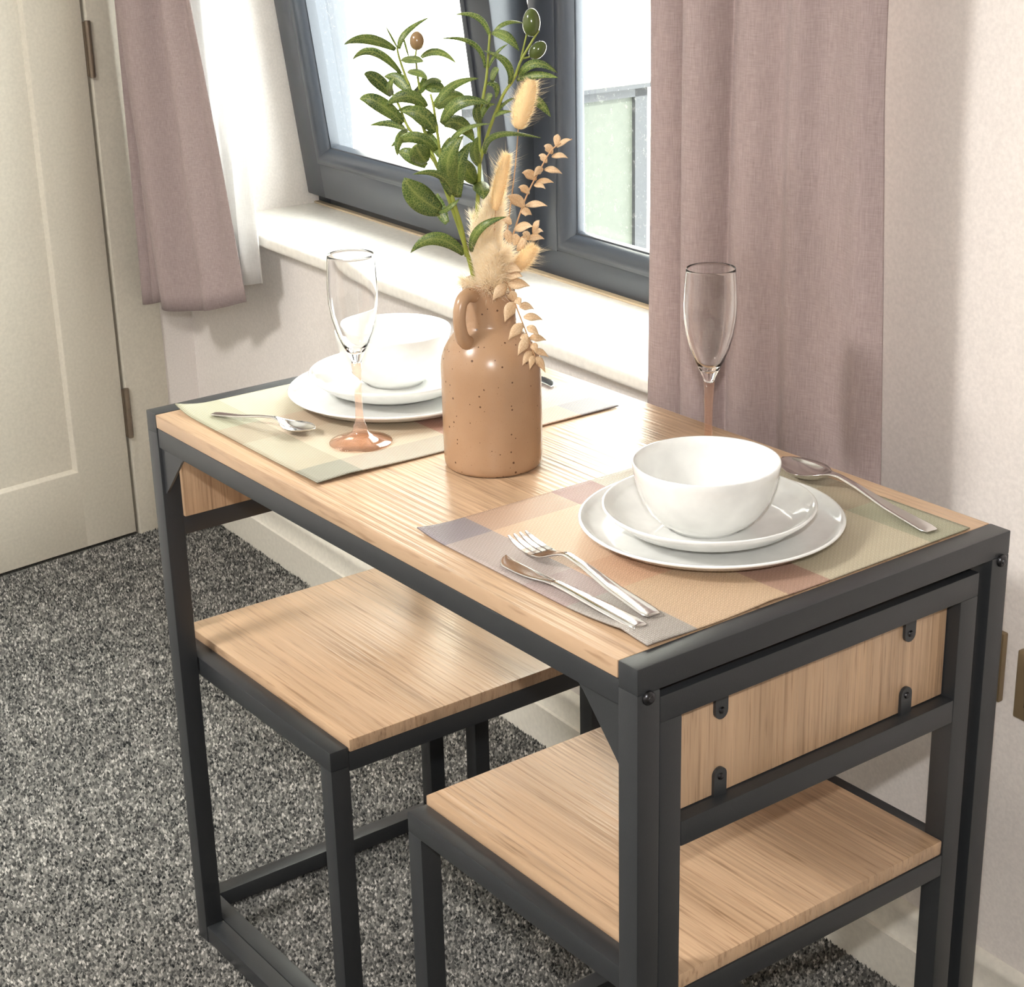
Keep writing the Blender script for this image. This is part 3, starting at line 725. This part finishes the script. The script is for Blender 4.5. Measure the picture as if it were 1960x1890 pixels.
o1 = tag(empty('olive_branch', VB), 'leafy green olive branch leaning left in the vase with one ripe olive', 'branch')
o2 = tag(empty('olive_branch', VB), 'taller slim olive branch in the vase with two dark olives', 'branch')
mouth = [BP(925, 640, 0), BP(912, 560, 0.006)]
stem(o1, mouth + [BP(902, 512, .012), BP(880, 440, .02), BP(858, 378, .024), BP(835, 315, .026), BP(800, 268, .024), BP(779, 240, .02), BP(765, 205, .016), BP(752, 180, .012)], .0022, .0009, 'stem')
stem(o1, [BP(893, 490, .014), BP(884, 440, .022), BP(868, 385, .03), BP(846, 310, .03), BP(838, 260, .03), BP(830, 205, .032), BP(824, 180, .03)], .0019, .0009, 'stem')
stem(o1, [BP(848, 345, .02), BP(822, 280, .008), BP(803, 220, .0), BP(786, 172, -.004), BP(774, 140, -.006), BP(764, 110, -.008), BP(760, 92, -.008)], .0017, .0008, 'stem')
stem(o1, [BP(812, 240, .004), BP(806, 190, -.006), BP(800, 150, -.01), BP(795, 106, -.012)], .0014, .0008, 'stem')
stem(o2, [BP(930, 640, -.004), BP(918, 560, -.012), BP(912, 470, -.014), BP(914, 389, -.01), BP(917, 344, -.008), BP(918, 300, -.008), BP(917, 245, -.01), BP(924, 190, -.01), BP(931, 150, -.01), BP(934, 110, -.01), BP(938, 60, -.01)], .0022, .0009, 'stem')
stem(o2, [BP(917, 315, -.008), BP(928, 275, -.004), BP(941, 235, .0), BP(963, 182, .004), BP(984, 150, .006), BP(996, 118, .008), BP(1013, 88, .008), BP(1031, 58, .008)], .0016, .0009, 'stem')
# (base, middle, tip, width px, facing, depths of base / middle / tip in cm)
LV1 = [((757, 95), (704, 75), (659, 85), 18, .75, -1, 1, 2), ((767, 141), (716, 100), (675, 114), 17, .45, -1, 0, -2), ((764, 94), (777, 62), (822, 33), 13, .7, -1, -1, -2),
 ((762, 94), (750, 72), (736, 46), 4, 1, -1, -1, 0), ((782, 108), (775, 83), (768, 57), 4, 1, -1, -2, -2), ((806, 110), (838, 99), (873, 121), 15, .75, -1, -1, 0),
 ((770, 112), (790, 113), (811, 118), 20, .7, -1, 1, 2), ((781, 136), (801, 139), (818, 152), 18, .7, -1, 1, 2.5), ((750, 183), (720, 152), (697, 142), 24, .9, 1, 2, 3),
 ((783, 176), (762, 152), (735, 147), 24, .8, 0, -1, -2), ((750, 183), (746, 165), (755, 149), 16, .6, 1, 3, 3.5), ((772, 235), (722, 196), (688, 190), 28, .95, 2, 3, 3),
 ((816, 205), (778, 184), (738, 203), 24, .7, 3, 4, 4), ((834, 254), (806, 220), (768, 214), 31, .95, 3, 4, 4), ((835, 202), (866, 164), (916, 150), 19, .65, 3, 2, 1),
 ((834, 206), (864, 186), (893, 190), 32, .9, 3, 1, 0), ((809, 165), (827, 153), (846, 157), 15, .5, -1, 0, 1), ((815, 167), (836, 166), (853, 176), 24, .85, -1, 0, 0),
 ((845, 237), (880, 196), (938, 199), 25, .8, 3, 5, 5), ((848, 238), (882, 238), (908, 272), 30, .9, 3, 1, 0), ((775, 248), (748, 237), (708, 240), 14, .55, 2, 1, 0),
 ((781, 248), (764, 268), (761, 299), 16, .75, 2, 4, 4), ((835, 288), (793, 263), (748, 281), 22, .65, 3, 4, 3), ((816, 312), (803, 292), (795, 276), 38, .9, 3, 4.5, 5),
 ((816, 318), (782, 296), (762, 293), 26, .85, 2, 2, 1), ((845, 404), (800, 375), (774, 340), 48, 1, 2.5, 4, 4.5), ((866, 375), (842, 336), (790, 334), 16, .45, 3, 5, 5),
 ((871, 376), (857, 310), (887, 260), 36, 1, 3, 5, 5), ((877, 378), (878, 318), (903, 272), 27, .85, 3, 4, 4), ((855, 303), (878, 254), (940, 237), 15, .5, 3, 5, 5),
 ((838, 406), (858, 398), (879, 381), 13, .6, 2.5, 4.5, 4.5), ((902, 482), (918, 438), (970, 415), 17, .8, 1.5, 4, 4), ((888, 487), (834, 457), (786, 484), 25, .75, 1.5, 3, 3),
 ((834, 250), (818, 235), (806, 240), 16, .6, 3, 1, 0), ((800, 235), (790, 212), (760, 212), 18, .6, 0, 1, 2), ((842, 300), (826, 268), (812, 250), 18, .8, 3, 1, 0), ((856, 427), (840, 395), (838, 370), 24, .7, 2, .5, 0),
 ((790, 180), (808, 165), (812, 140), 18, .7, 0, -1, -1), ((846, 330), (850, 290), (862, 262), 18, .7, 3, 1, 0)]
LV2 = [((913, 350), (894, 325), (885, 300), 30, .95, -1, 1, 1), ((918, 318), (908, 290), (915, 262), 20, .7, -1, 1, 2), ((911, 350), (922, 360), (925, 382), 30, .85, -1, 2, 3),
 ((928, 294), (952, 258), (1035, 264), 16, .5, 0, 2, 2), ((937, 70), (915, 34), (871, 28), 11, .55, -1, -1, -2), ((928, 130), (905, 84), (844, 74), 10, .5, -1, 0, 0), ((946, 60), (972, 43), (1003, 45), 10, .6, -1, -1, -2),
 ((942, 62), (970, 70), (994, 98), 19, .85, -1, 1, 1), ((974, 162), (970, 122), (926, 97), 14, .65, .5, 2, 2), ((935, 130), (950, 102), (972, 85), 7, .7, -1, 0, 0), ((992, 147), (1024, 121), (1067, 140), 19, .7, .6, 2, 2),
 ((989, 153), (1026, 143), (1068, 149), 15, .85, .6, 2, 3), ((939, 153), (945, 140), (955, 133), 22, .8, -1, 1, 2), ((925, 202), (932, 190), (943, 182), 22, .8, -1, 1, 2), ((945, 224), (960, 215), (981, 214), 10, .6, 0, 1, 1),
 ((1010, 186), (1032, 196), (1054, 224), 19, .85, -1, -2, -2), ((948, 218), (968, 196), (986, 188), 7, .6, 0, 0, 0), ((931, 160), (950, 165), (948, 190), 14, .6, -1, -1, -1), ((919, 240), (912, 215), (918, 195), 16, .7, -1, .5, 1), ((920, 228), (930, 205), (948, 200), 12, .7, -1, 0, 0)]
for root, LV in ((o1, LV1), (o2, LV2)):
    for a, b, c, wd, fc, d0, d1, d2 in LV:
        leaf('leaf', root, BP(*a, d0*.01), BP(*b, d1*.01), BP(*c, d2*.01), wd*1.02, fc, 'leaf', .14)
def olive(root, px, py, d, rw, rh, ang, mat, stalk):
    mb = MB(); n = 12; mb.lathe([(rw*PXM*math.sin(math.pi*i/n)*(1+.05*math.cos(math.pi*i/n)), -rh*PXM*math.cos(math.pi*i/n)) for i in range(n+1)], 20)
    o = mb.build('olive', mat, root, 'all'); o.location = BP(px, py, d)-root.location
    o.rotation_euler = (Matrix.Rotation(R(ang), 3, fw) @ Matrix(((cr.x, hh.x, 0), (cr.y, hh.y, 0), (0, 0, 1)))).to_euler()
    stem(root, [BP(*stalk[0], d), BP(*stalk[1], d)], .0008, .0007, 'stem', 'stalk', 6)
olive(o1, 798, 78, -.012, 13.5, 17, 5, 'olive_red', ((795, 108), (797, 94)))
olive(o2, 1017, 43, .006, 16, 25, 2, 'olive', ((997, 112), (1008, 66)))
olive(o2, 1029, 96, .004, 13.5, 19, 48, 'olive', ((1002, 112), (1017, 108)))

# fluffy heads: thin curved fibres on a solid core
def fibres(root, name, core, n, ln, spread, thick, mat, seed, along=.6, droop=0.0):
    """CORE: list of (point, radius) along the head; strands leave it outwards and forwards"""
    rr = np.random.default_rng(seed); C_ = [Vector(p) for p, _ in core]; rad = [r for _, r in core]; V, Fc = [], []
    for _ in range(n):
        s = rr.uniform(0, len(C_)-1.001); j = int(s); u = s-j; p = C_[j]*(1-u) + C_[j+1]*u; r = rad[j]*(1-u) + rad[j+1]*u
        tg = (C_[j+1]-C_[j]).normalized(); q = Vector(rr.normal(size=3)); q = (q - tg*q.dot(tg)).normalized()
        d = (q*spread + tg*along*rr.uniform(.5, 1.3) + Vector(rr.normal(size=3))*.18).normalized()
        l_ = ln*rr.uniform(.55, 1.25); a = p + q*r*rr.uniform(.55, .95); b = a + d*l_*.55; e = b + (d + tg*.25 + Vector((0, 0, -droop)))*l_*.45
        sd = d.cross(Vector(rr.normal(size=3))).normalized()*thick; k = len(V)
        for v in (a-sd, a+sd, b-sd*.8, b+sd*.8, e): V.append(v - root.location)
        Fc += [(k, k+1, k+3, k+2), (k+2, k+3, k+4)]
    o = from_arrays(name, V, Fc, mat, root); o['kind'] = 'stuff'; return o
def head_core(root, core, mat, name='seed_head'):
    P = [p - root.location for p, _ in core]; return MB().tube(P, [r*.86 for _, r in core], 14).build(name, mat, root, 'all')
def bunny(label, pts, wpx, stem_pts, seed):
    t = tag(empty('bunny_tail_grass', VB), label, 'dried grass', 'dried bunny tails in the vase')
    sp = spline(pts, 16); r = wpx*PXM*.5; core = [(p, max(.0006, r*math.sin(math.pi*(.06+.88*i/16))**.55)) for i, p in enumerate(sp)]
    head_core(t, core, 'tail'); fibres(t, 'fluff', core, 3000, .0048, 1.0, .00010, 'tail_fluff', seed, .7)
    fibres(t, 'long_hairs', core, 190, .017, 1.0, .00008, 'tail_fluff', seed+1, .7)
    stem(t, stem_pts, .0007, .0006, 'dry_stem'); return t
bunny('golden bunny tail standing tallest on a thin bare stalk', [BP(992, 246, .02), BP(1003, 200, .02), BP(1018, 153, .02)], 40, [BP(958, 560, .004), BP(970, 450, .01), BP(985, 330, .018), BP(992, 246, .02)], 11)
bunny('golden bunny tail in the middle, rising out of the pampas fluff', [BP(948, 402, .022), BP(957, 350, .022), BP(971, 294, .022)], 27, [BP(945, 560, .01), BP(945, 470, .018), BP(949, 398, .022)], 21)
bunny('golden bunny tail leaning right just above the vase rim', [BP(984, 518, .03), BP(1003, 497, .032), BP(1024, 472, .034)], 29, [BP(955, 565, .008), BP(970, 535, .02), BP(986, 516, .03)], 31)
def plume(label, pts, rads, n, ln, seed, droop=.2):
    t = tag(empty('pampas_plume', VB), label, 'dried grass', 'cream pampas plumes in the vase')
    sp = spline(pts, 14); rr_ = np.interp(np.linspace(0, 1, 15), np.linspace(0, 1, len(rads)), rads)
    core = [(p, r*PXM) for p, r in zip(sp, rr_)]; head_core(t, [(p, r*.7) for p, r in core], 'pampas', 'stalk')
    fibres(t, 'fluff', core, n, ln, .55, .00022, 'pampas', seed, 1.0, droop); return t
plume('tall cream pampas plume behind the middle bunny tail', [BP(930, 556, .004), BP(928, 480, .01), BP(938, 430, .012), BP(948, 385, .01)], [14, 22, 19, 5], 5200, .016, 41)
plume('low cream pampas plume spilling over the vase rim', [BP(940, 560, .01), BP(948, 520, .026), BP(955, 480, .034)], [22, 36, 10], 5200, .017, 51, .5)
plume('small pale plume tip standing left of the tall plume', [BP(925, 540, -.004), BP(912, 470, -.006), BP(904, 410, -.006)], [2, 7, 1], 700, .010, 61)
plume('wispy cream tuft poking out left over the vase rim', [BP(925, 553, .02), BP(903, 544, .022), BP(886, 538, .022)], [5, 4, 1], 420, .013, 71)

def ruscus(label, pts, leaves, r=.0011):
    t = tag(empty('dried_ruscus_sprig', VB), label, 'dried sprig', 'dried ruscus sprigs in the vase'); stem(t, pts, r, r*.55, 'dry_stem')
    for a, b, wd, d0, d1 in leaves:
        A, B = BP(*a, d0), BP(*b, d1); Mid = (A+B)*.5 + Vector((0, 0, .0022)) - fw*.002
        leaf('leaf', t, A, Mid, B, wd, random.uniform(.65, .95), 'dry_leaf', .22, 1.5, 10)
    return t
U = .03
ruscus('pale dried ruscus sprig reaching up to the right over the window frame', [BP(955, 560, .004), BP(968, 500, .018), BP(985, 440, .026), BP(1008, 375, .03), BP(1035, 322, .032), BP(1060, 283, .034), BP(1095, 266, .034)],
 [((1064, 280), (1068, 257), 14, U, .03), ((1066, 282), (1094, 268), 11, U, .04), ((1057, 295), (1041, 280), 15, U, .035), ((1056, 300), (1087, 303), 13, U, .04), ((1046, 312), (1031, 298), 13, U, .03), ((1040, 325), (1022, 338), 15, U, .045),
  ((1042, 325), (1076, 333), 15, U, .03), ((1026, 345), (999, 331), 18, U, .04), ((1026, 350), (1060, 350), 13, U, .03), ((1022, 355), (1044, 362), 12, U, .04), ((1012, 372), (992, 359), 15, U, .035), ((1003, 398), (971, 376), 22, U, .045),
  ((1006, 394), (1048, 395), 14, U, .035), ((998, 408), (1018, 412), 17, U, .03), ((984, 440), (1020, 434), 20, U, .045), ((978, 430), (960, 422), 15, U, .03), ((1020, 446), (1033, 422), 12, .035, .04), ((1020, 448), (1040, 444), 11, .035, .04),
  ((1010, 458), (1042, 458), 14, .035, .035), ((1012, 460), (1000, 448), 16, .035, .045), ((985, 470), (990, 448), 17, .03, .035), ((990, 480), (1010, 452), 18, .03, .04), ((975, 465), (968, 440), 16, .03, .03)])
H = .045
ruscus('pale dried ruscus sprig hanging down over the front of the vase', [BP(950, 552, .012), BP(968, 540, .036), BP(978, 558, .044), BP(990, 592, .048), BP(1004, 628, .050), BP(1017, 664, .055), BP(1030, 700, .060)],
 [((970, 549), (943, 576), 22, H, .05), ((972, 545), (1014, 548), 24, H, .045), ((968, 528), (1000, 530), 22, .04, .05), ((960, 512), (998, 520), 22, .035, .05), ((985, 578), (975, 560), 18, .046, .052), ((986, 581), (966, 617), 24, .047, .056),
  ((994, 588), (1022, 592), 17, .047, .045), ((986, 572), (997, 588), 16, .046, .054), ((1002, 608), (1039, 613), 17, .048, .044), ((1003, 622), (973, 651), 20, .05, .06), ((1008, 626), (1032, 643), 18, .05, .054), ((1013, 648), (1046, 652), 17, .052, .046),
  ((1014, 650), (991, 681), 20, .054, .066), ((1018, 658), (1028, 678), 15, .055, .06), ((1020, 675), (1000, 700), 17, .056, .066), ((1022, 672), (1050, 684), 14, .056, .052), ((1023, 682), (1014, 708), 13, .058, .066), ((1026, 684), (1044, 714), 16, .058, .056), ((999, 640), (1010, 660), 16, .052, .06)])

# ================================================================== SOCKETS ON THE WALL
def wall_px(px, py, off):
    ray = fw*F_PX + cr*(px-980) - cu*(py-945); t = ((WO-CAM).dot(WN)+off)/ray.dot(WN); X = CAM+ray*t
    return (X-WO).dot(WE), X.z
sk = in_wall('socket_plate'); tag(sk, 'bronze double wall socket at the right edge of the picture', 'wall socket')
s0, zt_ = wall_px(1950, 1243, .006); _, zb_ = wall_px(1937, 1370, .006)
MB().box((s0, .004, zb_), (s0+.15, .0142, zt_), .003, 3).build('face_plate', 'brass', sk, True)
for k in (0, 1):
    MB().box((s0+.018+.075*k, .002, zt_-.035), (s0+.034+.075*k, .005, zt_-.015), .001).build('rocker_switch', 'black', sk)
    MB().box((s0+.016+.075*k, .003, zb_+.018), (s0+.030+.075*k, .0045, zb_+.032)).build('pin_slot', 'black', sk)
sk2 = in_wall('isolator_plate'); tag(sk2, 'bronze switch plate half hidden behind the right table leg', 'wall switch')
s1, z1_ = wall_px(1919, 1216, .004); _, z0_ = wall_px(1914, 1350, .004)
MB().box((s1-.086, .0062, z0_), (s1, .0142, z1_), .002, 2).build('back_box', 'brass', sk2, True)
MB().box((s1-.085, .0035, z0_+.001), (s1-.001, .0060, z1_-.001), .0015, 2).build('face_plate', 'brass', sk2, True)
MB().box((s1-.060, .0005, (z0_+z1_)/2-.02), (s1-.030, .0033, (z0_+z1_)/2+.02), .001).build('rocker_switch', 'black', sk2)
